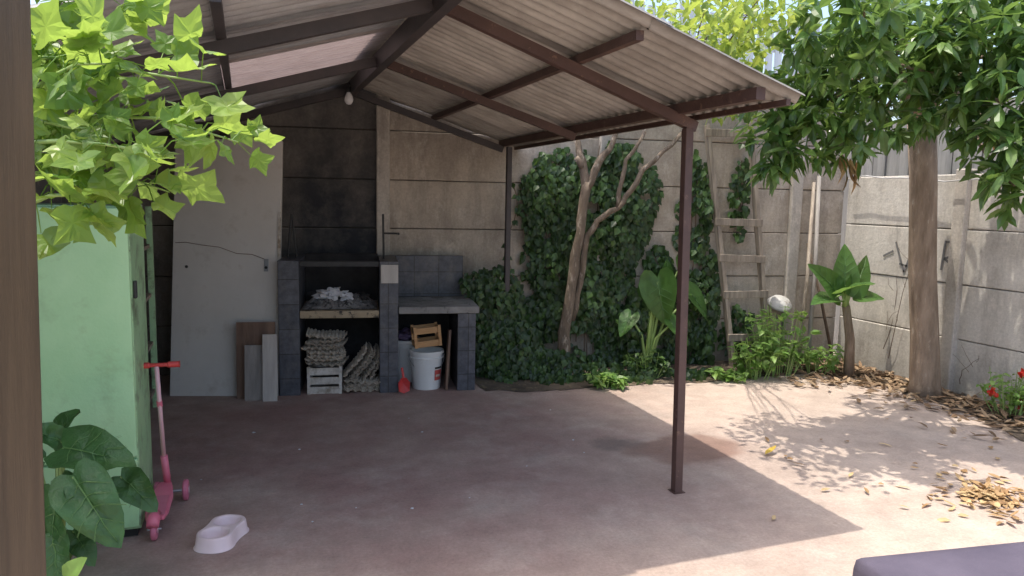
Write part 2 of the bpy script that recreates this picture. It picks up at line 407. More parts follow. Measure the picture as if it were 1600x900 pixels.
# ------------------------------------------------------------ walls
def panel_wall(name,origin,rz,x0,x1,posts,height,ph,mat,label,thick=.06,postface=.05):
    t=thing(name,origin,rz,label,'wall')
    xs=[x0]+posts+[x1]
    for a,b in zip(xs[:-1],xs[1:]):
        z=0
        while z<height-.05:
            z2=min(z+ph,height);j=R.uniform(-.008,.006)
            MB().box((a+.002,j,z+.002),(b-.002,thick-.02+j,z2-.004)).build('panel',mat,t,world=False,bevel=.009);z+=ph
    MB().box((x0+.01,thick-.012,0),(x1-.01,thick+.05,height-.02)).build('backing',m_joint,t,world=False)  # slab added against light leaks; its dark colour stands for joint shadow
    for p in posts:
        MB().box((p-.06,-postface,0),(p+.06,thick+.07,height+.04)).build('post',m_post,t,world=False,bevel=.012)
    return t
bw=panel_wall('concrete_panel_wall',A,bang,-3.2,5.245,[-1.55,.56,2.65,4.68],2.64,.44,m_bwall,'tall weathered concrete panel wall behind the barbecue and ivy, sooty on the left')
cy=wallY(RX)
rw=panel_wall('concrete_panel_wall',(RX,cy-.07,0),-math.pi/2,0,6.5,[1.30,3.4,5.5],1.9,.475,m_rwall,'lower sunlit concrete panel wall on the right behind the thick tree trunk')
sc=MB()
for pts in ([(1400,378),(1412,425),(1424,395),(1440,378)],[(1405,412),(1442,424)],[(1478,376),(1470,422)],[(1478,378),(1494,378),(1496,398),(1475,404),(1500,424)],[(1380,400),(1396,392)]):
    P=[Rp(x,y,.012) for x,y in pts]
    for a,b in zip(P[:-1],P[1:]): sc.bar(a,b,.020,.002,V((1,0,0)))
sc.build('scrawl',m_mark,rw)
lw=MB().box((-1.42,2.4,0),(-1.30,7.2,2.02)).build('side_wall',m_lwall,base=(-1.36,2.4,0))
tag(lw,'dark rendered wall on the left behind the green cabinet and shelf rack','wall')
t=thing('plank_fence',(6.15,6.6,0),0,'grey vertical plank fence rising above the right concrete wall','fence')
y=7.4
while y>1.5:
    w=R.uniform(.13,.17);h=2.5+R.uniform(-.05,.08);MB().box((6.15+R.uniform(-.01,.01),y-w,0),(6.18,y-.012,h)).build('plank',m_fence,t);y-=w
MB().box((6.19,1.5,2.1),(6.24,7.4,2.2)).build('rail',m_fence,t);
t=thing('bar_fence',(4.5,9.5,0),0,'pale blue upright fence far behind the tall back wall','fence')
for i in range(40):
    x=2.5+i*.17
    MB().box((x,9.5,0),(x+.115,9.53,4.4+.05*math.sin(i))).build('picket',m_bluefence,t)
MB().box((2.5,9.54,3.9),(9.3,9.58,4.0)).build('rail',m_bluefence,t);MB().box((2.5,9.54,3.0),(9.3,9.58,3.1)).build('rail',m_bluefence,t)
# ------------------------------------------------------------ carport
RXX=.87;RZ=2.60;SR,SL=.33,.29
def rz_(x): return RZ-(SR*(x-RXX) if x>=RXX else SL*(RXX-x))
cp=thing('carport',(RXX,3.5,0),0,'open gabled shelter of corrugated sheets on brown steel posts over the patio','carport')
def sheet(side,s0,s1,y0,y1,zo,mat,rear=False):
    mb=MB();n=max(2,int((y1-y0)/WL*10));rows=4;vs=[];fs=[]
    for r in range(rows+1):
        s=s0+(s1-s0)*r/rows;x=RXX+side*s
        for k in range(n+1):
            y=y0+(y1-y0)*k/n
            if rear: y=min(y,wallY(x)-.008)
            vs.append((x,y,rz_(x)+zo+.021*math.cos(2*math.pi*y/WL)+.006*noise.noise(V((x*2,y*1.3,side)))))
    for r in range(rows):
        for k in range(n):
            a=r*(n+1)+k;fs.append((a,a+1,a+n+2,a+n+1))
    mb.add(vs,fs).build('roof_sheet',mat,cp,smooth=True)
ys=[2.80,3.61,4.42,5.23,6.04]
for i,y0 in enumerate(ys):
    rear=(i==len(ys)-1);y1=7.2 if rear else ys[i+1]+.05
    zo=.004*(i%2)
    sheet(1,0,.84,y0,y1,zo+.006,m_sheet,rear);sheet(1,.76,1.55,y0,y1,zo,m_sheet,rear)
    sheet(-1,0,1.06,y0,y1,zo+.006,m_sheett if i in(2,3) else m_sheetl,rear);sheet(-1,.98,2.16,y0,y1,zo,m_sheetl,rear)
MB().add([(RXX-.13,2.78,rz_(RXX-.13)+.045),(RXX,2.78,RZ+.06),(RXX+.13,2.78,rz_(RXX+.13)+.045),(RXX-.13,6.9,rz_(RXX-.13)+.045),(RXX,6.9,RZ+.06),(RXX+.13,6.9,rz_(RXX+.13)+.045)],[(0,1,4,3),(1,2,5,4)]).build('ridge_cap',m_sheetl,cp)
def purlin(x,y0,y1,dz=-.044,w=.038,h=.042,nm='purlin',mt=m_beam):
    MB().bar((x,y0,rz_(x)+dz),(x,y1,rz_(x)+dz),w,h).build(nm,mt,cp)
purlin(1.61,2.9,6.62);purlin(-.08,2.85,6.85,mt=m_beamd);purlin(-1.12,2.85,7.0,mt=m_beamd)
purlin(RXX,2.85,6.72,-.10,.055,.11,'ridge_beam',m_beamd)
purlin(2.22,2.86,6.50,-.052,.05,.055,'eave_beam')
purlin(2.36,2.84,6.50,-.038,.025,.028,'eave_beam')
for yr,ye in ((3.50,3.53),(5.08,4.86),(6.62,6.42)):
    xe=2.32 if yr<4 else 2.21
    MB().bar((RXX+.030,yr,RZ-.105),(xe,ye,rz_(xe)-.108),.045,.055).build('rafter',m_beam if yr<6 else m_beamd,cp)
    MB().bar((RXX-.030,yr,RZ-.105),(-1.2,yr+(.28 if yr>6 else .05),rz_(-1.2)-.105),.045,.06).build('rafter',m_beamd,cp)
pb=G(1057,768);pt=V((2.275,3.53,rz_(2.275)-.132))
MB().bar((pb.x,pb.y,0),pt,.048,.048,V((1,0,0))).build('post',m_beam,cp,bevel=.004)
MB().box((pb.x-.035,pb.y-.035,.001),(pb.x+.035,pb.y+.035,.005)).build('base_plate',m_beam,cp)
MB().bar((2.2,6.22,0),(2.2,6.22,rz_(2.2)-.10),.045,.045,V((1,0,0))).build('post',m_beamd,cp,bevel=.004)
MB().bar((-1.2,3.55,0),(-1.2,3.55,rz_(-1.2)-.14),.055,.055,V((1,0,0))).build('post',m_beamd,cp)
# rear left post standing behind the door leaf
q=Wp(350,230,.10);MB().bar((q.x,q.y,0),(q.x,q.y,rz_(q.x)-.05),.055,.055,bd).build('post',m_beamd,cp)
lb=Dp(545,152,6.25);top=V((RXX,lb.y,RZ-.16))
t=thing('light_bulb',(lb.x,lb.y,lb.z),0,'white light bulb hanging below the ridge beam of the shelter','light bulb')
MB().lathe([(.001,-.06),(.02,-.056),(.034,-.035),(.037,-.015),(.03,.012),(.018,.035),(.015,.045)],lb,20).build('bulb',m_glass,t,smooth=True)
MB().lathe([(.001,.085),(.014,.085),(.02,.075),(.02,.04),(.001,.04)],lb,16).build('socket',m_black,t)
MB().tube([lb+V((0,0,.08)),lb+V((.005,0,.12)),(top.x,top.y,RZ-.15)],.004,6).build('cord',m_black,t)
# ------------------------------------------------------------ barbecue
go=G(437,619)
gr=thing('barbecue',go,bang,'built-in masonry barbecue with dark slate tiles, open firebox and side counter','barbecue')
def gb(nm,a,b,mt,bev=.004): return MB().box(a,b).build(nm,mt,gr,world=False,bevel=bev)
gb('pillar',(0,0,0),(.16,.70,1.09),m_tile);gb('pillar',(.79,0,0),(.94,.70,1.085),m_tile);gb('pillar',(1.43,.0,0),(1.58,.68,.655),m_tile)
gb('firebox_floor',(.163,.012,.625),(.787,.69,.685),m_ochre,.006)
gb('counter',(.943,-.02,.658),(1.605,.69,.715),m_slab,.006)
gb('backsplash',(.943,.63,.718),(1.55,.70,1.085),m_tile)
gb('fireback',(.163,.60,.688),(.787,.69,1.10),m_soot_shade)
gb('back_panel',(.163,.62,.0),(1.427,.69,.62),m_soot_shade)  # dark panel added for the shade deep under firebox and counter
gb('lintel',(.163,.02,1.04),(.787,.06,1.085),m_black)
gb('cover_plate',(.80,-.014,.91),(.938,-.002,1.06),m_paleplank,.003)
MB().tube([(.83,.28,1.08),(.825,.28,1.46)],.009,8).tube([(.825,.28,1.30),(.95,.26,1.30)],.008,8).tube([(.95,.26,1.30),(.95,.20,1.30)],.01,8).build('crank',m_black,gr,world=False)
MB().tube([(.05,.3,1.09),(.085,.3,1.45)],.008,8).tube([(.12,.3,1.09),(.09,.3,1.45)],.007,8).build('lift_rod',m_black,gr,world=False)
gM=MW[gr]
def gl(x,y,z): return gM@V((x,y,z))
vs=[];fs=[];nx,ny=34,26
for j in range(ny+1):
    for i in range(nx+1):
        x=.175+.6*i/nx;y=.06+.52*j/ny;e=min(i,nx-i)/nx*min(j,ny-j)/ny*4
        h=.692+ (.075*min(1,e*4))*(.5+abs(noise.noise(V((x*9,y*9,1)))))+.025*noise.noise(V((x*40,y*40,3)))*min(1,e*5)
        vs.append(gl(x,y,max(.689,h)))
for j in range(ny):
    for i in range(nx):
        a=j*(nx+1)+i;fs.append((a,a+1,a+nx+2,a+nx+1))
o=MB().add(vs,fs).build('ash_heap',m_ash,base=gl(.47,.3,.69));tag(o,'grey heap of ash lying in the barbecue firebox','ash')
o=MB()
for i,(x,y,z,r) in enumerate(((.40,.22,.80,.07),(.34,.26,.78,.06),(.46,.25,.79,.055),(.52,.21,.775,.045))):
    o.blob(gl(x,y,z),(r*1.2,r*.8,r*.6),i,1.1,14,10)
o=o.build('crumpled_paper',m_paper,base=gl(.41,.24,.77));tag(o,'crumpled white paper on the ash in the firebox','paper')
for i in range(9):
    p=gl(R.uniform(.22,.72),R.uniform(.12,.4),.775)
    o=MB().blob(p,(.035,.028,.024),i+9,.9,8,6).build('charcoal_lump',m_soot_shade,base=p);tag(o,'small black charcoal lump on the ash heap in the firebox','charcoal','charcoal lumps in the firebox')
def crate(nm,w,d,h,mat,loc,rz,label,rows=3,gap=.02,tilt=(0,0)):
    t=thing(nm,loc,rz,label,'crate')
    sh=(h-gap*(rows-1))/rows
    for s,nmn in ((0,'front_panel'),(1,'back_panel')):
        mb=MB()
        for r in range(rows): mb.box((0,s*(d-.01),r*(sh+gap)),(w,s*(d-.01)+.01,r*(sh+gap)+sh))
        mb.build(nmn,mat,t,world=False,bevel=.002)
    for s in (0,1):
        mb=MB()
        for r in range(rows): mb.box((s*(w-.01),.012,r*(sh+gap)+.002),(s*(w-.01)+.01,d-.012,r*(sh+gap)+sh-.002))
        mb.build('side_panel',mat,t,world=False,bevel=.002)
    MB().box((.012,.012,.004),(w-.012,d-.012,.012)).build('bottom',mat,t,world=False)
    for x in (-.002,w-.022):
        for y in (-.012,d-.034): MB().box((x,y,.0),(x+.024,y+.011,h+.012)).build('corner_post',mat,t,world=False)
    if tilt!=(0,0): t.rotation_euler=(tilt[0],tilt[1],rz)
    return t
crate('white_crate',.27,.30,.215,m_white,gl(.215,.03,0),bang,'small white slatted crate under the firebox, holding up egg trays')
def tray_mesh():
    mb=MB();N=36;vs=[];fs=[];S=.30
    for j in range(N+1):
        for i in range(N+1):
            x=i/N;y=j/N
            z=.013*(math.cos(x*5*2*math.pi)*math.cos(y*5*2*math.pi))
            z+=.014*noise.noise(V((x*2,y*2,.3)))
            vs.append(((x-.5)*S,(y-.5)*S,z+.018))
    for j in range(N):
        for i in range(N):
            a=j*(N+1)+i;fs.append((a,a+1,a+N+2,a+N+1))
    return mb.add(vs,fs)
t0=None
for k in range(8):
    p=gl(.352+R.uniform(-.03,.03),.185+R.uniform(-.02,.02),.228+.032*k)
    ro=(R.uniform(-.05,.05),R.uniform(-.05,.05)-.012*k,bang+R.uniform(-.15,.15)+(math.pi if k%2 else 0))
    if t0 is None:
        t0=tray_mesh().build('egg_tray',m_egg,base=V((0,0,0)),solid=.005);t0.location=p
        tag(t0,'brown pulp egg tray in the flat stack on the white crate','egg tray','egg trays stacked flat on the crate')
    else: t0=copy_thing(t0,p,ro)
    t0.rotation_euler=ro
for k in range(5):
    p=gl(.610+.040*k,.18+.01*k,.235-.012*k)
    c=copy_thing(t0,p,(R.uniform(-.08,.08),-.85-.07*k+R.uniform(-.08,.08),bang+R.uniform(-.1,.1)),'brown pulp egg tray standing tilted beside the stack under the firebox')
    c['group']='egg trays leaning beside the stack'
for k in range(4):
    c=copy_thing(t0,gl(.62+.02*k,.17,.004+.022*k),(R.uniform(-.05,.05),R.uniform(-.06,.05),bang+R.uniform(-.3,.3)),'brown pulp egg tray lying flat on the floor below the tilted ones')
    c['group']='egg trays on the floor under the firebox'
def bucket(loc,r,h,label,lab=False,rzz=0):
    t=thing('plastic_bucket',loc,rzz,label,'bucket')
    rb=r*.84
    MB().lathe([(.001,.004),(rb-.004,.004),(rb,.0),(rb+.002,.02),(r*.965,h*.80),(r+.006,h*.80),(r+.006,h*.835),(r*.975,h*.84),(r*.985,h*.92),(r+.008,h*.93),(r+.008,h),(r-.006,h),(rb-.006,.02),(.001,.018)],(0,0,0),36).build('body',m_bucket,t,world=False,smooth=True).modifiers.new('e','EDGE_SPLIT')
    pts=[(math.cos(a)*(r+.012),-math.sin(a)*(r+.02)*.55-.0,h*.86-math.sin(a)*.13) for a in [math.pi*i/14 for i in range(15)]]
    MB().tube(pts,.0035,6).build('handle',m_steel,t,world=False)
    if lab:
        for (a0,a1,z0,z1,mt,nm) in ((-1.25,-.65,.25,.52,m_redm,'label'),(-1.25,-.65,.55,.60,m_black,'label_band'),(-1.18,-.80,.34,.40,m_white,'label_patch')):
            vs=[];fs=[];n=10
            for i in range(n+1):
                a=a0+(a1-a0)*i/n
                for zz in (z0,z1):
                    rr=rb+.002+(r*.965-rb)*(zz/.8)+(.006 if nm=='label_patch' else .004)
                    vs.append((rr*math.cos(a),rr*math.sin(a),zz*h))
            for i in range(n): fs.append((2*i,2*i+2,2*i+3,2*i+1))
            MB().add(vs,fs).build(nm,mt,t,world=False,smooth=True)
    return t
bucket(gl(1.185,.16,0),.14,.325,'white plastic bucket with red label and wire handle in front under the counter',True,0)
bucket(gl(1.03,.44,0),.13,.37,'plain white bucket standing behind the labelled one beneath the counter')
crate('wooden_crate',.225,.17,.165,m_crate,gl(1.085,.09,.348),bang+.10,'small orange wooden crate resting on the white bucket',2,.06,(0,-.09))
o=MB().blob(gl(1.01,.42,.40),(.09,.08,.045),4,1.0,14,10).build('plastic_bag',m_purple,base=gl(1.01,.42,.37));tag(o,'crumpled purple plastic bag on top of the rear bucket','bag')
for k in range(3):
    a=gl(1.34+.028*k,.06+.16*k,0);b=gl(1.375+.018*k,.12+.16*k,.50-.03*k)
    o=MB().bar(a,b,.11,.018,bd).build('leaning_board',m_brown,base=a)
    tag(o,['front short brown board leaning inside the right barbecue pillar','middle short brown board leaning inside the right barbecue pillar','rear short brown board leaning inside the right barbecue pillar'][k],'board','boards leaning under the counter')
sp=gl(.985,-.03,0)
t=thing('hand_shovel',sp,bang+.2,'small red hand shovel leaning against the middle barbecue pillar','shovel')
prof=[(-.045,.02),(-.05,.09),(-.02,.13),(.02,.13),(.05,.09),(.045,.02),(0,0)]
mb=MB();vs=[V((x,-.005+.25*abs(x)*-1+.12*z,z)) for x,z in prof]+[V((0,.03,.08))]
mb.add(vs,[(i,(i+1)%7,7) for i in range(7)]).build('blade',m_red,t,world=False,solid=.004)
MB().tube([(0,.012,.125),(-.01,.03,.21)],.010,8).build('handle',m_red,t,world=False)
# ------------------------------------------------------------ leaning door
d0=G(265,619);d1=G(434,619)
dv=(d1-d0);dw=dv.length;da=math.atan2(dv.y,dv.x);H=2.06;lean=math.asin(.30/H)
t=thing('door_panel',d0,da,'large off-white door leaf leaning against the back wall left of the barbecue','door')
t.rotation_euler=(-lean,0,da);MW[t]=Matrix.Translation(d0)@Matrix.Rotation(da,4,'Z')@Matrix.Rotation(-lean,4,'X')
MB().box((0,0,0),(dw,.04,H)).build('leaf',m_door,t,world=False,bevel=.004)
MB().box((dw-.02,-.012,.62),(dw+.004,-.002,1.48)).build('edge_strip',m_white,t,world=False)
MB().box((dw-.125,-.008,1.0),(dw-.09,-.001,1.10)).build('lock_plate',m_steel,t,world=False,bevel=.002)
MB().tube([(dw-.108,-.012,1.03),(dw-.108,-.008,1.03)],.012,12).build('lock_cylinder',m_black,t,world=False)
MB().tube([(.11,-.004,1.03),(.11,-.0005,1.03)],.012,12).build('knob_hole',m_black,t,world=False)
pts=[(.02,-.004,1.22),(.10,-.004,1.225),(.22,-.004,1.205),(.36,-.004,1.19),(.50,-.004,1.14),(.62,-.004,1.135),(.74,-.004,1.09)]
MB().tube(pts,.0025,5).build('crack',m_brown,t,world=False)
def lboard(px0,px1,pyb,h,mat,label,nm,off,th=.02,lean=.06):
    a=G(px0,pyb);b=G(px1,pyb);c=(a+b)/2-bn*off;w=(b-a).length
    o=MB().bar(c,c+V((-bn.x*lean,-bn.y*lean,h)),w,th,bn).build(nm,mat,base=c);return tag(o,label,'board')
lboard(371,430,622,.60,m_brown,'wide dark brown board leaning at the foot of the off-white door','brown_board',.0)
lboard(384,411,624,.43,m_greyplank,'grey plank propped in front of the dark brown board','grey_plank',-.03,.016,.05)
lboard(412,434,625,.52,m_paleplank,'pale plank propped at the right edge of the brown board','pale_plank',-.035,.018,.055)
# ------------------------------------------------------------ green cabinet
cx1,cy1=-.485,3.66
t=thing('green_cabinet',(-.8,cy1,0),0,'tall mint green painted metal cabinet at the left behind the broad leaves','cabinet')
MB().box((-1.16,cy1+.02,.04),(cx1,cy1+.50,1.54)).build('body',m_greend,t,bevel=.006)
MB().box((-1.155,cy1-.004,.395),(cx1-.004,cy1+.018,1.53)).build('door',m_green,t,bevel=.005)
MB().box((-1.155,cy1-.006,.06),(cx1-.004,cy1+.018,.383)).build('drawer_front',m_green,t,bevel=.005)
MB().box((cx1+.001,cy1+.05,1.12),(cx1+.015,cy1+.085,1.20)).build('latch',m_black,t,bevel=.004)
MB().box((-1.14,cy1+.04,0),(cx1-.02,cy1+.48,.038)).build('plinth',m_dark,t)
t=thing('shelf_rack',(-1.0,4.5,0),0,'dark metal shelf rack between the green cabinet and the leaning door','shelf')
for z in (.12,.48,.84,1.2):
    MB().box((-1.25,4.5,z),(-.66,6.0,z+.025)).build('shelf',m_oldwood,t)
for x in (-1.25,-.66):
    for y in (4.5,6.0): MB().box((x-.02,y-.02,0),(x+.02,y+.02,1.5)).build('upright',m_greend,t)
for (y,z,mt,lb_) in ((4.9,.865,m_bucket,'white paint tin on the upper shelf of the rack'),(5.5,.865,m_red,'red paint tin at the far end of the upper shelf'),(5.3,.505,m_bucket,'pale paint tin on the middle shelf of the rack'),(4.8,.505,m_purple,'purple tin on the middle shelf near the cabinet')):
    o=MB().lathe([(.001,0),(.085,0),(.085,.006),(.082,.01),(.082,.17),(.086,.175),(.086,.182),(.07,.184),(.001,.18)],(-.80,y,z),24).build('paint_tin',mt,base=(-.80,y,z));tag(o,lb_,'tin')
# ------------------------------------------------------------ scooter
ax=V((.02,1,0)).normalized();sb=V((-.425,3.68,0))
t=thing('scooter',sb,0,'small pink and red child scooter parked beside the green cabinet','scooter')
sx=V((ax.y,-ax.x,0))
def S(a,b,z): return sb+ax*a+sx*b+Z*z
deck=[(-.02,.040),(.05,.052),(.24,.052),(.34,.040),(.40,.028)]
vs=[];fs=[]
for a,w in deck:
    for b in (-w,w):
        for z in (.075,.10): vs.append(S(a,b,z+.012*(a>.3)))
for i in range(len(deck)-1):
    k=i*4;fs+=[(k,k+4,k+5,k+1),(k+2,k+3,k+7,k+6),(k+1,k+5,k+7,k+3),(k,k+2,k+6,k+4)]
fs+=[(0,1,3,2),(16,18,19,17)]
MB().add(vs,fs).build('deck',m_pink,t,bevel=.008)
MB().box(S(0,0,0)-V((.03,.02,0))+Z*.102,S(.0,0,0)+V((.04,.22,.106))).build('grip_pad',m_wheel,t)
def wheel(c,r,w,axis):
    mb=MB();q=axis.normalized().to_track_quat('Z','Y').to_matrix()
    mb.lathe([(r*.35,-w/2),(r*.85,-w/2),(r,-w*.3),(r,w*.3),(r*.85,w/2),(r*.35,w/2),(r*.35,-w/2)],c,24,q);return mb
def hub(c,r,w,axis):
    q=axis.normalized().to_track_quat('Z','Y').to_matrix()
    return MB().lathe([(.001,-w*.6),(r*.34,-w*.6),(r*.34,w*.6),(.001,w*.6)],c,16,q)
for (a,b,r) in ((.40,-.042,.055),(.40,.095,.055),(-.05,0,.048)):
    w=wheel(S(a,b,r),r,.028,sx).build('wheel',m_wheel,t,smooth=False,bevel=.003)
    hub(S(a,b,r),r,.028,sx).build('hub',m_pinkpale,w)
MB().tube([S(.40,-.042,.055),S(.40,.095,.055)],.008,8).build('front_axle',m_steel,t)
MB().tube([S(-.05,-.03,.05),S(-.05,.03,.05)],.006,8).build('rear_axle',m_steel,t)
MB().tube([S(-.10,0,.085),S(-.07,0,.108),(S(-.02,0,.106))],[.028,.03,.03],10).build('rear_fender',m_pink,t,smooth=True)
MB().tube([S(.40,.01,.09),S(.37,0,.26)],.018,12).build('steering_column',m_pink,t,smooth=True)
MB().tube([S(.372,0,.25),S(.30,-.01,.745)],.011,12).build('stem',m_pinkpale,t,smooth=True)
MB().tube([S(.335,-.006,.53),S(.328,-.007,.56)],.014,12).build('clamp',m_pink,t)
MB().tube([S(.30,-.09,.75),S(.30,.09,.75)],.010,10).build('handlebar',m_red,t)
for sgn in (-1,1): MB().tube([S(.30,sgn*.040,.75),S(.30,sgn*.045,.75),S(.30,sgn*.092,.75),S(.30,sgn*.097,.75)],[.012,.015,.015,.019],12).build('grip',m_red,t)
# ------------------------------------------------------------ pet bowl
pc=G(347,842);pa=(G(372,815)-G(326,860));an=math.atan2(pa.y,pa.x)
vs=[];fs=[];N=64;rings=[1.16,1.10,1.03,1.0]+[1-.05*k for k in range(1,20)]
aL=.155
def outl(a):
    c,s_=math.cos(a),math.sin(a)
    w=.105-.022*math.exp(-(c*2.6)**2)
    return V((aL*c*(abs(c)**-.25 if abs(c)>1e-3 else 1),w*s_*(abs(s_)**-.2 if abs(s_)>1e-3 else 1),0))
for ri,t_ in enumerate(rings):
    for k in range(N):
        p=outl(2*math.pi*k/N)*t_
        if ri==0:z=.0
        elif ri==1:z=.004
        elif ri==2:z=.058
        elif ri==3:z=.064
        else:
            z=.064
            for cxx in (-.078,.078):
                d=((p.x-cxx)**2+(p.y)**2)**.5
                u=max(0,min(1,(.074-d)/.022));z-=.044*u*u*(3-2*u)
        vs.append(V((p.x*.84,p.y*.86,z*.95)))
for r in range(len(rings)-1):
    for k in range(N):
        a=r*N+k;b=r*N+(k+1)%N;fs.append((a,b,b+N,a+N))
vs.append(V((0,0,.061)));L=(len(rings)-1)*N
for k in range(N): fs.append((L+k,L+(k+1)%N,len(vs)-1))
o=MB().add(vs,fs).build('pet_bowl',m_bowl,base=V((0,0,0)),smooth=True);o.location=(pc.x,pc.y,.002);o.rotation_euler=(0,0,an)
tag(o,'pale pink double pet bowl lying empty on the shaded patio floor','pet bowl')
# ------------------------------------------------------------ door frame post foreground
a=Dp(76,905,.95);b=Dp(51,0,.95);ax_=(b-a)/(b.z-a.z)
lo=a+ax_*(0-a.z)-fh*.045;hi=a+ax_*(2.9-a.z)-fh*.045;w=.17
t=thing('door_post',(lo.x,lo.y,0),0,'brown varnished wooden post standing close at the left edge','post')
MB().bar(lo-rt*(w/2),hi-rt*(w/2),w,.09,fh).build('upright',m_framewood,t,bevel=.006)
MB().bar(lo-rt*(w/2)+fh*.055-rt*.06,hi-rt*(w/2)+fh*.055-rt*.06,w-.05,.02,fh).build('stop_strip',m_framewood,t,bevel=.003)
# ------------------------------------------------------------ table foreground
zt=.74
P=G(1338,870,zt);Q=G(1640,840,zt);e1=(Q-P).normalized();e2=V((e1.y,-e1.x,0))
if e2.dot(fh)>0:e2=-e2
t=thing('table',P+e1*.6+e2*.4-Z*zt,math.atan2(e1.y,e1.x),'table under a plum grey cloth at the lower right corner','table')
W_,D_=1.3,.72
vs=[];fs=[]
def edgept(s):
    per=[(0,0,W_,0),(W_,0,W_,D_),(W_,D_,0,D_),(0,D_,0,0)]
    k=int(s)%4;f=s-int(s);x0,y0,x1,y1=per[k];return V((x0+(x1-x0)*f,y0+(y1-y0)*f,0))
cen=V((W_/2,D_/2,0));Ns=96
prof=[(.92,0),(.985,-.001),(1.0,-.008),(1.006,-.03),(1.012,-.12),(1.02,-.24)]
for ri,(sc_,dz) in enumerate(prof):
    for k in range(Ns):
        p=edgept(4*k/Ns);q=cen+(p-cen)*sc_
        if ri>3:
            f=(ri-3)*.012*math.sin(k*.9)+.006*math.sin(k*2.3)
            q+=((p-cen).normalized())*f
        vs.append(P+e1*q.x+e2*q.y+Z*dz)
vs.append(P+e1*cen.x+e2*cen.y)
for r in range(len(prof)-1):
    for k in range(Ns):
        a=r*Ns+k;b=r*Ns+(k+1)%Ns;fs.append((a,a+Ns,b+Ns,b))
for k in range(Ns): fs.append((len(vs)-1,k,(k+1)%Ns))
MB().add(vs,fs).build('cloth',m_cloth,t,smooth=True)
q=P-Z*zt
mb=MB()
c8=[q+e1*x+e2*y+Z*z for z in (zt-.04,zt-.012) for y in (.01,D_-.01) for x in (.01,W_-.01)]
mb.add(c8,[(0,2,3,1),(4,5,7,6),(0,1,5,4),(2,6,7,3),(0,4,6,2),(1,3,7,5)]).build('tabletop',m_oldwood,t)
for x in (.06,W_-.06):
    for y in (.06,D_-.06):
        p=q+e1*x+e2*y;MB().bar(p,p+Z*(zt-.042),.05,.05,e1).build('leg',m_oldwood,t)
# ------------------------------------------------------------ ladder
b1=G(1145,574);b2=G(1201,572)
t1=Wp(1104,196,.09);t2=Wp(1171,192,.09)
t=thing('wooden_ladder',(b1+b2)/2,0,'old grey wooden ladder leaning against the back wall among the ivy','ladder')
MB().bar(b1,t1,.075,.04,bd).build('rail',m_oldwood,t,bevel=.004);MB().bar(b2,t2,.075,.04,bd).build('rail',m_oldwood,t,bevel=.004)
for z in (.30,.72,1.08,1.43,2.28):
    p=b1+(t1-b1)*(z/t1.z);q=b2+(t2-b2)*(z/t2.z);e=(q-p).normalized()
    MB().bar(p-e*.035+bn*.035,q+e*.035+bn*.035+Z*R.uniform(-.015,.015),.022,.07,Z).build('rung',m_oldwood,t,bevel=.003)
for i,(a,b,r,mt,lb_) in enumerate((((1247,578),(1272,285),.020,m_oldwood,'thin pale pole leaning in the wall corner right of the ladder'),((1262,575),(1280,275),.024,m_greyplank,'thicker grey wooden pole leaning in the wall corner'),((1302,566),(1262,380),.016,m_twig,'short dark stick leaning left in the wall corner'))):
    p=G(*a);q=Wp(b[0],b[1],.06)
    o=MB().tube([p,p+(q-p)*.5+V((.015,0,0)),q],[r,r*.95,r*.8],10).build('leaning_pole',mt,base=p,smooth=True);tag(o,lb_,'pole')
bp=Wp(1218,476,.09)
mq=(bn+Z*1.8).normalized().to_track_quat('Z','Y').to_matrix()
mb=MB().lathe([(.001,.065),(.05,.063),(.085,.052),(.11,.016),(.125,.0),(.13,.004),(.116,.022),(.09,.058),(.001,.072)],bp,28,mq)
o=mb.build('wash_basin',m_basin,base=bp,smooth=True);tag(o,'dull white basin hung upside down on the wall right of the ladder','basin')
pts=[]
for i in range(25):
    p=V((RX-.09,cy-.15-i*.22,1.86+.03*math.sin(i*.9)+.02*R.uniform(-1,1)));pts.append(p)
o=MB().tube(pts,.006,5).build('wire',m_wire,base=pts[0]);tag(o,'loose grey wire running along the top of the right concrete wall','wire')
# ------------------------------------------------------------ vegetation helpers
def limb(mb,p,q,r0,r1,wob=.05,n=7,seg=8):
    pts=[];d=q-p
    off=rv(wob)
    for i in range(seg+1):
        t=i/seg;pts.append(p+d*t+off*math.sin(math.pi*t)+rv(wob*.18)*(0<i<seg))
    mb.tube(pts,[r0+(r1-r0)*i/seg for i in range(seg+1)],n);return pts
tb=G(1445,616);td=(tb-CAM).dot(fh)+.05
T=thing('broadleaf_tree',tb,0,'large tree with thick straight brown trunk and long dark drooping leaves at right','tree')
tk=MB();tt=Dp(1440,175,td)
def TP(f,dx=0): p=tb+(tt-tb)*f; return p+V((dx,0,0))
tk.tube([TP(0),TP(.04),TP(.2,.005),TP(.45,-.012),TP(.75,.01),TP(1)],[.150,.122,.112,.108,.106,.112],18)
cl=[(1215,255,5.0,.13),(1205,195,5.0,.18),(1255,205,4.9,.22),(1290,130,4.9,.32),(1320,210,4.9,.20),(1385,165,4.8,.25),(1390,70,4.9,.40),(1310,40,5.2,.32),(1470,115,4.7,.32),
 (1480,30,4.8,.42),(1545,160,4.6,.27),(1570,235,4.5,.24),(1585,290,4.4,.18),(1600,110,4.5,.38),(1560,40,4.7,.42),(1640,220,4.4,.28),(1440,40,5.8,.42),(1340,110,5.8,.38),(1520,80,5.8,.42),(1660,60,4.6,.45),(1400,180,5.6,.2),(1500,185,5.6,.2),(1235,160,5.2,.18),(1280,85,5.2,.20),(1190,135,4.9,.12),(1310,60,4.4,.28),(1350,10,4.3,.30)]
lm=MB()
hubs=[tt+V((-.25,-.25,.35)),tt+V((.0,-.35,.45)),tt+V((-.5,-.1,.4)),tt+V((.1,.1,.4))]
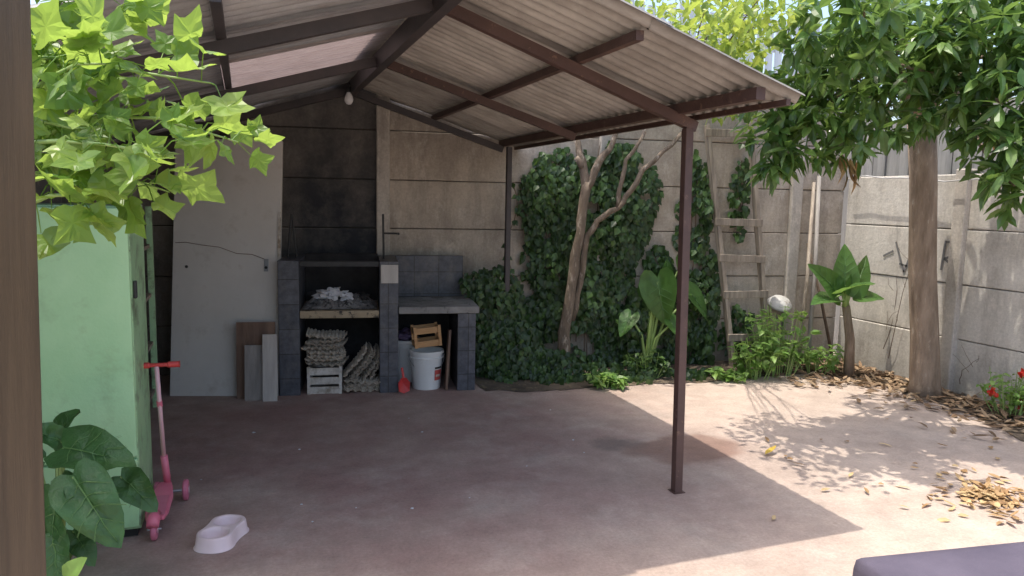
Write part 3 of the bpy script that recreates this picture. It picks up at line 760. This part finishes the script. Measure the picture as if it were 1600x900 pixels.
for h in hubs: limb(tk,tt-V((0,0,.05)),h,.085,.055,.03,10,5)
for (px,py,d,r) in cl:
    c=Dp(px,py,d);h=min(hubs,key=lambda q:(q-c).length)
    limb(tk,h,c,.024,.006,.10,7,8)
    nt_=int(27*(r/.35)**2)+8
    for k in range(nt_):
        o_=inball();p=c+V((o_.x,o_.y,o_.z*.85))*r*1.18
        dr=(o_*.8+V((0,0,.25))+rv(.35)).normalized()
        if k%3==0: lm.tube([p-dr*.14,p],[.004,.003],4)
        ph=R.uniform(0,6.28);x=dr.orthogonal().normalized();y=dr.cross(x)
        for q in range(R.randint(5,8)):
            a=ph+q*2.4;ld=(x*math.cos(a)+y*math.sin(a))*.9+dr*R.uniform(-.1,.7)+V((0,0,-R.uniform(.0,.65)))
            lm.leaf(p-dr*R.uniform(0,.06),ld,Z*.8+rv(.55),R.uniform(.10,.175),R.uniform(.042,.064),R.uniform(.1,.4),.28)
tk.build('trunk',m_bark,T,smooth=True);lm.build('crown',l_mango,T)
dl=MB()
for (px,py) in ((1320,245),(1335,250),(1325,265),(1552,200)):
    p=Dp(px,py,5.0)
    for k in range(4): dl.leaf(p+rv(.05),V((R.uniform(-.4,.4),R.uniform(-.4,.4),-1)),rv(),.15,.05,.3,.4)
dl.build('dead_leaves',l_dry,T)
b=G(878,585);pb_=V((b.x,b.y-.02,0))
T=thing('pruned_tree',pb_,0,'slender forked tree in front of the ivy with light green leaves above the roof','tree')
tk=MB()
def D(px,py,d): return Dp(px,py,d)
dd=(pb_-CAM).dot(fh)
def wt(pts,rs,n=10):
    P=[];Q=[]
    for i in range(len(pts)-1):
        for j in range(3):
            t=j/3;P.append(pts[i]+(pts[i+1]-pts[i])*t+rv(.010)*(i+j>0));Q.append((rs[i]+(rs[i+1]-rs[i])*t)*R.uniform(.9,1.12))
    P.append(pts[-1]);Q.append(rs[-1]);tk.tube(P,Q,n)
wt([pb_,D(882,520,dd),D(893,440,dd),D(903,380,dd),D(912,330,dd),D(916,285,dd)],[.062,.052,.046,.043,.041,.040],12)
wt([D(893,500,dd+.06),D(908,440,dd+.05),D(918,370,dd+.02),D(935,345,dd),D(965,325,dd),D(985,300,dd),D(1005,265,dd),D(1050,225,dd),D(1085,190,dd+.2),D(1110,110,dd+.4)],[.030,.030,.029,.026,.024,.024,.022,.018,.015,.010])
wt([D(916,300,dd),D(912,265,dd),D(903,228,dd),D(890,150,dd+.3),D(900,40,dd+.5)],[.042,.040,.03,.022,.012])
wt([D(914,300,dd),D(935,255,dd),D(958,222,dd),D(985,140,dd+.3),D(1000,30,dd+.5)],[.036,.032,.026,.020,.012])
wt([D(965,325,dd),D(968,290,dd),D(980,250,dd),D(1003,215,dd),D(1050,80,dd+.4)],[.024,.020,.018,.016,.012])
wt([D(912,262,dd),D(900,246,dd-.03)],[.03,.026],9)
lm=MB()
for (px,py,d,r,dn) in ((930,-10,6.6,.35,1),(1000,20,6.8,.40,1),(1080,40,6.6,.40,1),(1140,60,6.8,.36,1),(1120,110,6.7,.30,1),(1190,10,7.0,.30,1),(1160,150,6.9,.24,1),(1130,160,6.7,.18,1),(1195,195,6.9,.18,1),
    (1120,70,5.2,.28,.9),(1160,105,5.0,.22,.9),(1165,50,4.7,.26,.85),(1100,20,4.9,.30,.8),(1220,15,4.9,.22,.8),(1150,10,4.5,.28,.8),(1200,-20,4.2,.28,.6)):
    c=D(px,py,d)
    limb(tk,D(1040,120,dd+.3) if d>6 else D(1085,120,dd+.2),c,.010,.003,.1,5,5)
    for k in range(int(230*dn*(r/.4)**2)):
        p=c+inball()*r*1.1;lm.leaf(p,rv()+V((0,0,-.25)),Z+rv(.6),R.uniform(.06,.11),R.uniform(.032,.055),.2,.25)
tk.build('trunk',m_pale,T,smooth=True);lm.build('crown',l_lemon,T)
def ivy(label,blobs,dens,base,seed,size=(.05,.085),out=.22):
    lm=MB();st=MB();basep=base
    for (px,py,rx,ry,off) in blobs:
        c=Wp(px,py,off);s=(c-CAM).dot(fh)/F
        Rx,Rz=rx*s,ry*s
        for k in range(int(dens*Rx*Rz*math.pi)):
            a=R.uniform(0,6.28);q=math.sqrt(R.random())
            wob=1+.5*noise.noise(V((math.cos(a)*1.8,math.sin(a)*1.8,seed+px*.01)))
            x=Rx*q*math.cos(a)*wob;z=Rz*q*math.sin(a)*wob
            hole=noise.noise(V((c.x+x,c.z+z,seed*2.3))*4.5)
            if hole<-.40 and off<.2: continue
            dome=max(0,1-q*q)**.5
            lay=off+ out*dome*R.uniform(.2,1)*(.7+.9*noise.noise(V((c.x+x,z*1.0,seed))*3.5))
            p=c+bd*x+Z*z+bn*(lay-off)
            if p.z<.03: p.z=R.uniform(.02,.08)
            n=bn+Z*.55+rv(.6);d=V((0,0,-1))+bd*R.uniform(-.9,.9)+bn*R.uniform(0,.5)
            L=R.uniform(*size);lm.leaf(p,d,n,L,L*R.uniform(.7,.95),R.uniform(0,.3),.2,1)
        for k in range(4):
            x=R.uniform(-.6,.6)*Rx
            st.tube([c+bd*x-Z*min(Rz,c.z-.02)+bn*.02,c+bd*x*.8+bn*.02,c+bd*x*.5+Z*Rz*.8+bn*.015],[.008,.006,.003],5)
    T=thing('ivy',basep,0,label,'ivy')
    lm.build('leaves',l_ivy,T);st.build('vine_stems',m_twig,T)
ivy('broad ivy sheet climbing the back wall around the forked tree',[(865,300,42,70,.02),(930,390,78,145,.02),(985,330,38,95,.02),(945,255,55,40,.02),(900,500,95,90,.06),(985,510,65,80,.06),(855,420,32,90,.02),(1035,480,45,90,.03),(835,330,22,60,.02)],2100,V((3.0,6.45,0)),1)
ivy('rounded ivy mound spilling beside the right barbecue pillar',[(765,500,38,85,.30),(800,555,60,55,.40),(748,445,24,30,.25),(840,575,55,40,.38),(790,470,30,40,.2)],2200,V((2.0,6.2,0)),2,(.05,.08),.3)
ivy('narrow ivy strip climbing the back wall left of the wooden ladder',[(1085,320,28,85,.02),(1090,460,36,95,.03),(1070,540,50,45,.06),(1155,300,14,60,.02),(1150,520,25,40,.03)],1500,V((4.2,6.25,0)),3)
ivy('low creeping ground ivy at the foot of the forked tree',[(900,585,75,22,.55),(990,582,60,20,.55),(1060,588,50,16,.5)],2200,V((3.0,5.9,0)),4,(.04,.07),.3)
st=MB();lm=MB();p0=V((2.26,6.3,1.75))
pts=[p0+V((.05*math.sin(i*.9),-.02,-.11*i)) for i in range(10)];st.tube(pts,.004,5)
for p in pts:
    for k in range(3): lm.leaf(p,V((R.uniform(-1,1),-.3,-.5)),bn+Z*.3+rv(.4),.06,.045,.2,.2,1)
T=thing('hanging_vine',p0-V((0,0,1)),0,'thin vine tendril dangling beside the back steel post','vine');lm.build('leaves',l_ivy,T);st.build('stem',m_twig,T)
st=MB()
for (x0,y0,x1,y1) in ((1388,560,1440,350),(1380,545,1400,430),(1500,600,1530,560)):
    p=Rp(x0,y0,.03);q=Rp(x1,y1,.03);limb(st,p,q,.004,.0015,.05,5,6)
    for k in range(3):
        a=p+(q-p)*R.uniform(.2,.9);limb(st,a,a+V((0,R.uniform(-.2,.2),R.uniform(.05,.2))),.002,.001,.02,4,4)
o=st.build('dry_vine',m_twig,base=Rp(1388,560,.03));tag(o,'bare dry vine twigs clinging to the right concrete wall','vine')
EAR=[(0,-.10),(.10,-.26),(.24,-.30),(.36,-.18),(.42,.02),(.40,.25),(.32,.50),(.19,.76),(.07,.93),(0,1.0)]
RG=(.3,.6,.85,1.0)
def ear_plant(base,leaves,label,wid=1.0,stemr=.016,rip=.06):
    T=thing('elephant_ear_plant',base,0,label,'plant')
    for i,(tip,d,n,L) in enumerate(leaves):
        p=tip;mid=(base+p)/2+V(((p.x-base.x)*-.15,(p.y-base.y)*-.15,.08))
        MB().tube([base+rv(.02),base+(mid-base)*.5,mid,p],[stemr*1.4,stemr,stemr*.8,stemr*.5],8).build('leaf_stalk',m_stem,T,smooth=True)
        vn=MB();o=MB().oleaf(p,d,n,L,EAR,.2,.22,.22,rip,i,wid,RG,vn).build('leaf',l_ear,T,smooth=True)
        vn.build('vein',m_vein,o)
    return T
eb=G(1010,578);ed=(eb-CAM).dot(fh)
tv=-fh
ear_plant(eb,[(D(1028,440,ed-.1),V((.1,-.2,-1)),tv+V((-.5,0,.3)),.42),(D(1060,422,ed),V((.30,-.1,-.75)),tv*.5+V((.8,0,.4)),.44),(D(1040,435,ed+.05),V((.25,.1,.9)),tv+V((.5,0,.2)),.20),
 (D(985,495,ed-.1),V((-.6,-.3,-.6)),tv*.5+Z,.22),(D(1080,460,ed+.05),V((.7,-.1,-.7)),tv*.6+Z,.34),(D(1018,445,ed+.1),V((-.3,.2,-.6)),tv*.8+Z*.6,.26),(D(1050,505,ed-.1),V((.5,-.4,-.6)),tv*.5+Z,.26)],'large elephant ear plant with broad sunlit leaves behind the front steel post')
eb=G(1326,588);ed=(eb-CAM).dot(fh);cr=D(1322,478,ed)
T=ear_plant(cr,[(D(1305,455,ed),V((-.55,-.1,.5)),tv+Z*.6,.40),(D(1320,445,ed),V((-.05,0,1)),tv+V((-.3,0,0)),.38),(D(1335,450,ed),V((.45,0,.75)),tv+V((.3,0,.2)),.36),(D(1340,465,ed),V((.8,-.1,.1)),tv*.6+Z,.32),(D(1300,468,ed-.05),V((-.9,-.3,.1)),tv*.5+Z,.32),(D(1318,455,ed-.08),V((.1,-.6,.35)),tv*.3+Z,.32)],'smaller elephant ear plant on a bare stalk near the wall corner',.8,.012,.04)
MB().tube([eb,D(1328,530,ed),cr],[.05,.042,.035],12).build('stalk',m_bark,T,smooth=True)
def low_plant(c,r,h,n,label,mat=l_low,size=(.06,.11),nm='leafy_plant'):
    lm=MB();st=MB()
    for k in range(n):
        a=R.uniform(0,6.28);q=math.sqrt(R.random())*r
        f=c+V((math.cos(a)*q*.5,math.sin(a)*q*.5,0));tp=c+V((math.cos(a)*q,math.sin(a)*q,h*R.uniform(.45,1)))
        st.tube([f,(f+tp)/2+rv(.02),tp],[.005,.004,.002],5)
        for j in range(7):
            t=R.uniform(.35,1);p=f+(tp-f)*t
            L=R.uniform(*size);lm.leaf(p,V((R.uniform(-1,1),R.uniform(-1,1),R.uniform(-.3,.4))),Z+rv(.4),L,L*.6,.3,.2,1)
    T=thing(nm,c,0,label,'plant');lm.build('leaves',mat,T);st.build('stems',m_stem,T);return T
low_plant(G(1215,585),.33,.66,50,'bushy light green plant growing at the foot of the wooden ladder')
low_plant(G(1180,590),.25,.40,26,'low light green plant just left of the bushy one by the ladder')
low_plant(G(1270,582),.28,.30,22,'low green plant below the leaning poles in the corner')
low_plant(G(950,606),.16,.14,16,'small bright green weed tuft at the sunlit edge of the ivy')
low_plant(G(1145,594),.22,.12,20,'small sunlit weed patch in front of the ladder base')
low_plant(G(1010,590),.2,.25,20,'low weed clump under the large elephant ear leaves',l_ivy)
gc=G(1578,650)
T=low_plant(gc,.22,.36,26,'geranium with red flowers at the right edge of the patio',l_low,(.05,.08),'geranium')
for (px,py) in ((1550,612),(1600,585),(1597,632)):
    c=D(px,py,(gc-CAM).dot(fh)-.05);f=MB()
    for k in range(26): f.leaf(c+inball()*.035,rv(),rv(),.035,.03,.2,.2)
    f.build('flower',l_petal,T);MB().tube([gc,(gc+c)/2+rv(.02),c],.004,5).build('flower_stalk',m_stem,T)
lm=MB()
for k in range(1300):
    y=R.uniform(2.2,5.9);x=RX-.04-abs(R.gauss(0,.36))
    if R.random()<.20:
        p=G(R.uniform(1230,1420),R.uniform(575,605));x,y=p.x+R.gauss(0,.08),p.y+R.gauss(0,.08)
    lm.leaf(V((x,y,R.uniform(.012,.03))),V((R.uniform(-1,1),R.uniform(-1,1),R.uniform(-.1,.15))),Z+rv(.4),R.uniform(.06,.13),R.uniform(.028,.045),R.uniform(-.3,.3),R.uniform(0,.5))
tag(lm.build('leaf_litter',l_fall),'dry brown fallen leaves strewn along the foot of the right wall','leaf litter',None,'stuff')
lm=MB();pc_=G(1548,778)
for k in range(230):
    a=R.uniform(0,6.28);q=abs(R.gauss(0,.55));p=pc_+V((math.cos(a)*q*.36,math.sin(a)*q*.30,.008+.015*max(0,1-q)*R.random()))
    lm.leaf(p,V((R.uniform(-1,1),R.uniform(-1,1),R.uniform(-.06,.12))),Z+rv(.35),R.uniform(.05,.10),R.uniform(.024,.038),R.uniform(-.4,.4),R.uniform(.1,.5))
tag(lm.build('leaf_pile',l_dry,base=pc_),'swept pile of tan dry leaves on the sunlit concrete','leaf pile',None,'stuff')
lm=MB()
for k in range(26):
    p=G(R.uniform(1200,1600),R.uniform(610,820))
    lm.leaf(V((p.x,p.y,.012)),V((R.uniform(-1,1),R.uniform(-1,1),.05)),Z+rv(.3),R.uniform(.04,.10),R.uniform(.02,.035),R.uniform(-.3,.3),.3)
tag(lm.build('scattered_leaves',l_dry),'few dry leaves scattered over the right half of the patio','leaf litter',None,'stuff')
p=G(1195,713);o=MB().leaf(p+Z*.012,V((1,.3,.1)),Z+rv(.2),.13,.05,-.2,.4).build('fallen_yellow_leaf',l_yellow,base=p);tag(o,'single bright yellow fallen leaf on the shaded stain beside the post','leaf')
lm=MB()
for k in range(14):
    p=G(R.uniform(250,1000),R.uniform(640,860))
    r=R.uniform(.003,.008);lm.blob(V((p.x,p.y,r*.5)),(r*1.4,r,r*.5),k,.6,6,4)
tag(lm.build('grit',m_paper),'tiny pale crumbs of grit on the shaded patio floor','grit',None,'stuff')
# ------------------------------------------------------------ left foreground foliage
TUL=[(0,.03),(.14,-.02),(.32,.06),(.50,.20),(.38,.28),(.33,.40),(.38,.58),(.47,.84),(.27,.80),(.11,.78),(0,.74)]
tp=D(22,880,1.95);tp=V((tp.x,tp.y,0))
T=thing('tulip_tree_sapling',tp,0,'sapling with bright lobed leaves hanging over the green cabinet at upper left','tree')
tk=MB();lm=MB()
tops=[D(25,420,1.95),D(20,250,1.95),D(30,60,1.95),D(35,-60,1.95)]
tk.tube([tp]+tops,[.03,.026,.022,.018,.012],8)
br=[((20,290),(110,265),(190,275),(265,300),1.85,20),((20,250),(120,180),(250,185),(372,222),1.8,34),((25,210),(110,130),(200,110),(330,130),1.8,22),((28,120),(90,60),(150,40),(190,20),1.9,24),((30,60),(80,10),(110,-10),(135,-20),1.95,22),((20,330),(80,305),(110,305),(140,335),1.8,16),((25,225),(90,220),(160,225),(250,240),1.65,20),((22,160),(80,120),(120,100),(165,100),1.7,20),((24,180),(70,190),(110,200),(150,200),1.75,18),((24,100),(60,90),(90,90),(130,80),1.8,18),((24,280),(60,270),(90,275),(120,290),1.75,12)]
for bi,(a,b,c,e,d,nl) in enumerate(br):
    ps=[D(a[0],a[1],1.95),D(b[0],b[1],d+.05),D(c[0],c[1],d),D(e[0],e[1],d-.03)]
    tk.tube(ps,[.007,.005,.0035,.002],6)
    for k in range(nl):
        t=R.uniform(.12,1.0)*3 if k else 3.0;i=min(2,int(t));f=t-i
        p=ps[i]+(ps[i+1]-ps[i])*f
        pd=(rv(.8)+V((.15,0,.08))).normalized();q=p+pd*R.uniform(.03,.09)
        lm.tube([p,(p+q)/2+Z*.01,q],[.0020,.0016,.0012],4)
        dr=(pd*.8+V((.2,0,-.3))+rv(.55));n=Z*.6-fh*.35+rv(.85)
        lm.oleaf(q,dr,n,R.uniform(.05,.115),TUL,.38,R.uniform(-.05,.5),R.uniform(-.2,.5),.08,k+bi*50,.95)
tk.build('trunk',m_stem,T,smooth=True);lm.build('crown',l_tulip,T)
DOCK=[(0,-.02),(.10,-.12),(.21,-.10),(.30,.04),(.33,.20),(.31,.34),(.29,.48),(.22,.68),(.12,.89),(0,1.0)]
pb2=D(95,885,2.9);pb2=V((pb2.x,pb2.y,0))
T=thing('broad_leaf_plant',pb2,0,'dark green broad leaf plant growing in front of the green cabinet','plant')
for i,(bx,by,dx,dy,L,d) in enumerate(((88,690,.45,.75,.19,2.9),(95,690,-.3,.4,.15,2.8),(100,700,.95,.05,.31,2.75),(115,745,.65,-.65,.30,2.55),(90,770,-.05,-.9,.25,2.55),(190,745,.8,-.45,.20,2.85),(85,840,.2,-.6,.18,2.5),(60,720,-.6,.2,.2,2.9),(115,830,.6,-.5,.15,2.6),(85,760,.5,.3,.16,2.7))):
    p=D(bx,by,d);dr=rt*dx+Z*dy-fh*.35
    st=pb2+rv(.04);st.z=0
    MB().tube([st,(st+p)/2+V((0,0,.06)),p],[.010,.008,.005],7).build('leaf_stalk',m_stem,T,smooth=True)
    vn=MB();o=MB().oleaf(p,dr,Z*.8-fh*.7+rt*R.uniform(-.4,.4),L,DOCK,.3,.25,.25,.16,i*7,1.0,RG,vn).build('leaf',l_broad,T,smooth=True)
    vn.build('vein',m_vein,o)
p=D(105,905,1.9);pb3=V((p.x,p.y,0))
T=thing('seedling',pb3,0,'pale green young leaf rising at the bottom left beside the wooden post','plant')
MB().tube([pb3,p-Z*.1,p],[.008,.006,.004],6).build('leaf_stalk',m_stem,T)
MB().oleaf(p,rt*.35+Z*.5-fh*.3,Z*.6-fh*.9,.10,DOCK,.3,.2,.3,.05,3).build('leaf',l_low,T,smooth=True)
MB().oleaf(p-Z*.04,-rt*.8+Z*.3-fh*.3,Z*.6-fh*.9,.09,DOCK,.3,.2,.3,.05,5).build('leaf',l_low,T,smooth=True)
# ------------------------------------------------------------ light
sd=V((-.22,.043,1)).normalized()
sun=bpy.data.lights.new('sun','SUN');sun.energy=4.5;sun.angle=rad(.5);sun.color=(1,.94,.84)
so=bpy.data.objects.new('sun',sun);C.objects.link(so);so.rotation_euler=sd.to_track_quat('Z','Y').to_euler()
w=bpy.data.worlds.new('World');bpy.context.scene.world=w;w.use_nodes=True
n=w.node_tree.nodes;l=w.node_tree.links
sk=n.new('ShaderNodeTexSky');sk.sky_type='NISHITA';sk.sun_disc=False
sk.sun_elevation=math.asin(sd.z);sk.sun_rotation=math.atan2(sd.x,sd.y);sk.dust_density=4.0;sk.ozone_density=.6
l.new(sk.outputs[0],n['Background'].inputs[0]);n['Background'].inputs[1].default_value=.38
vs_=bpy.context.scene.view_settings;vs_.view_transform='Standard';vs_.look='None';vs_.exposure=0
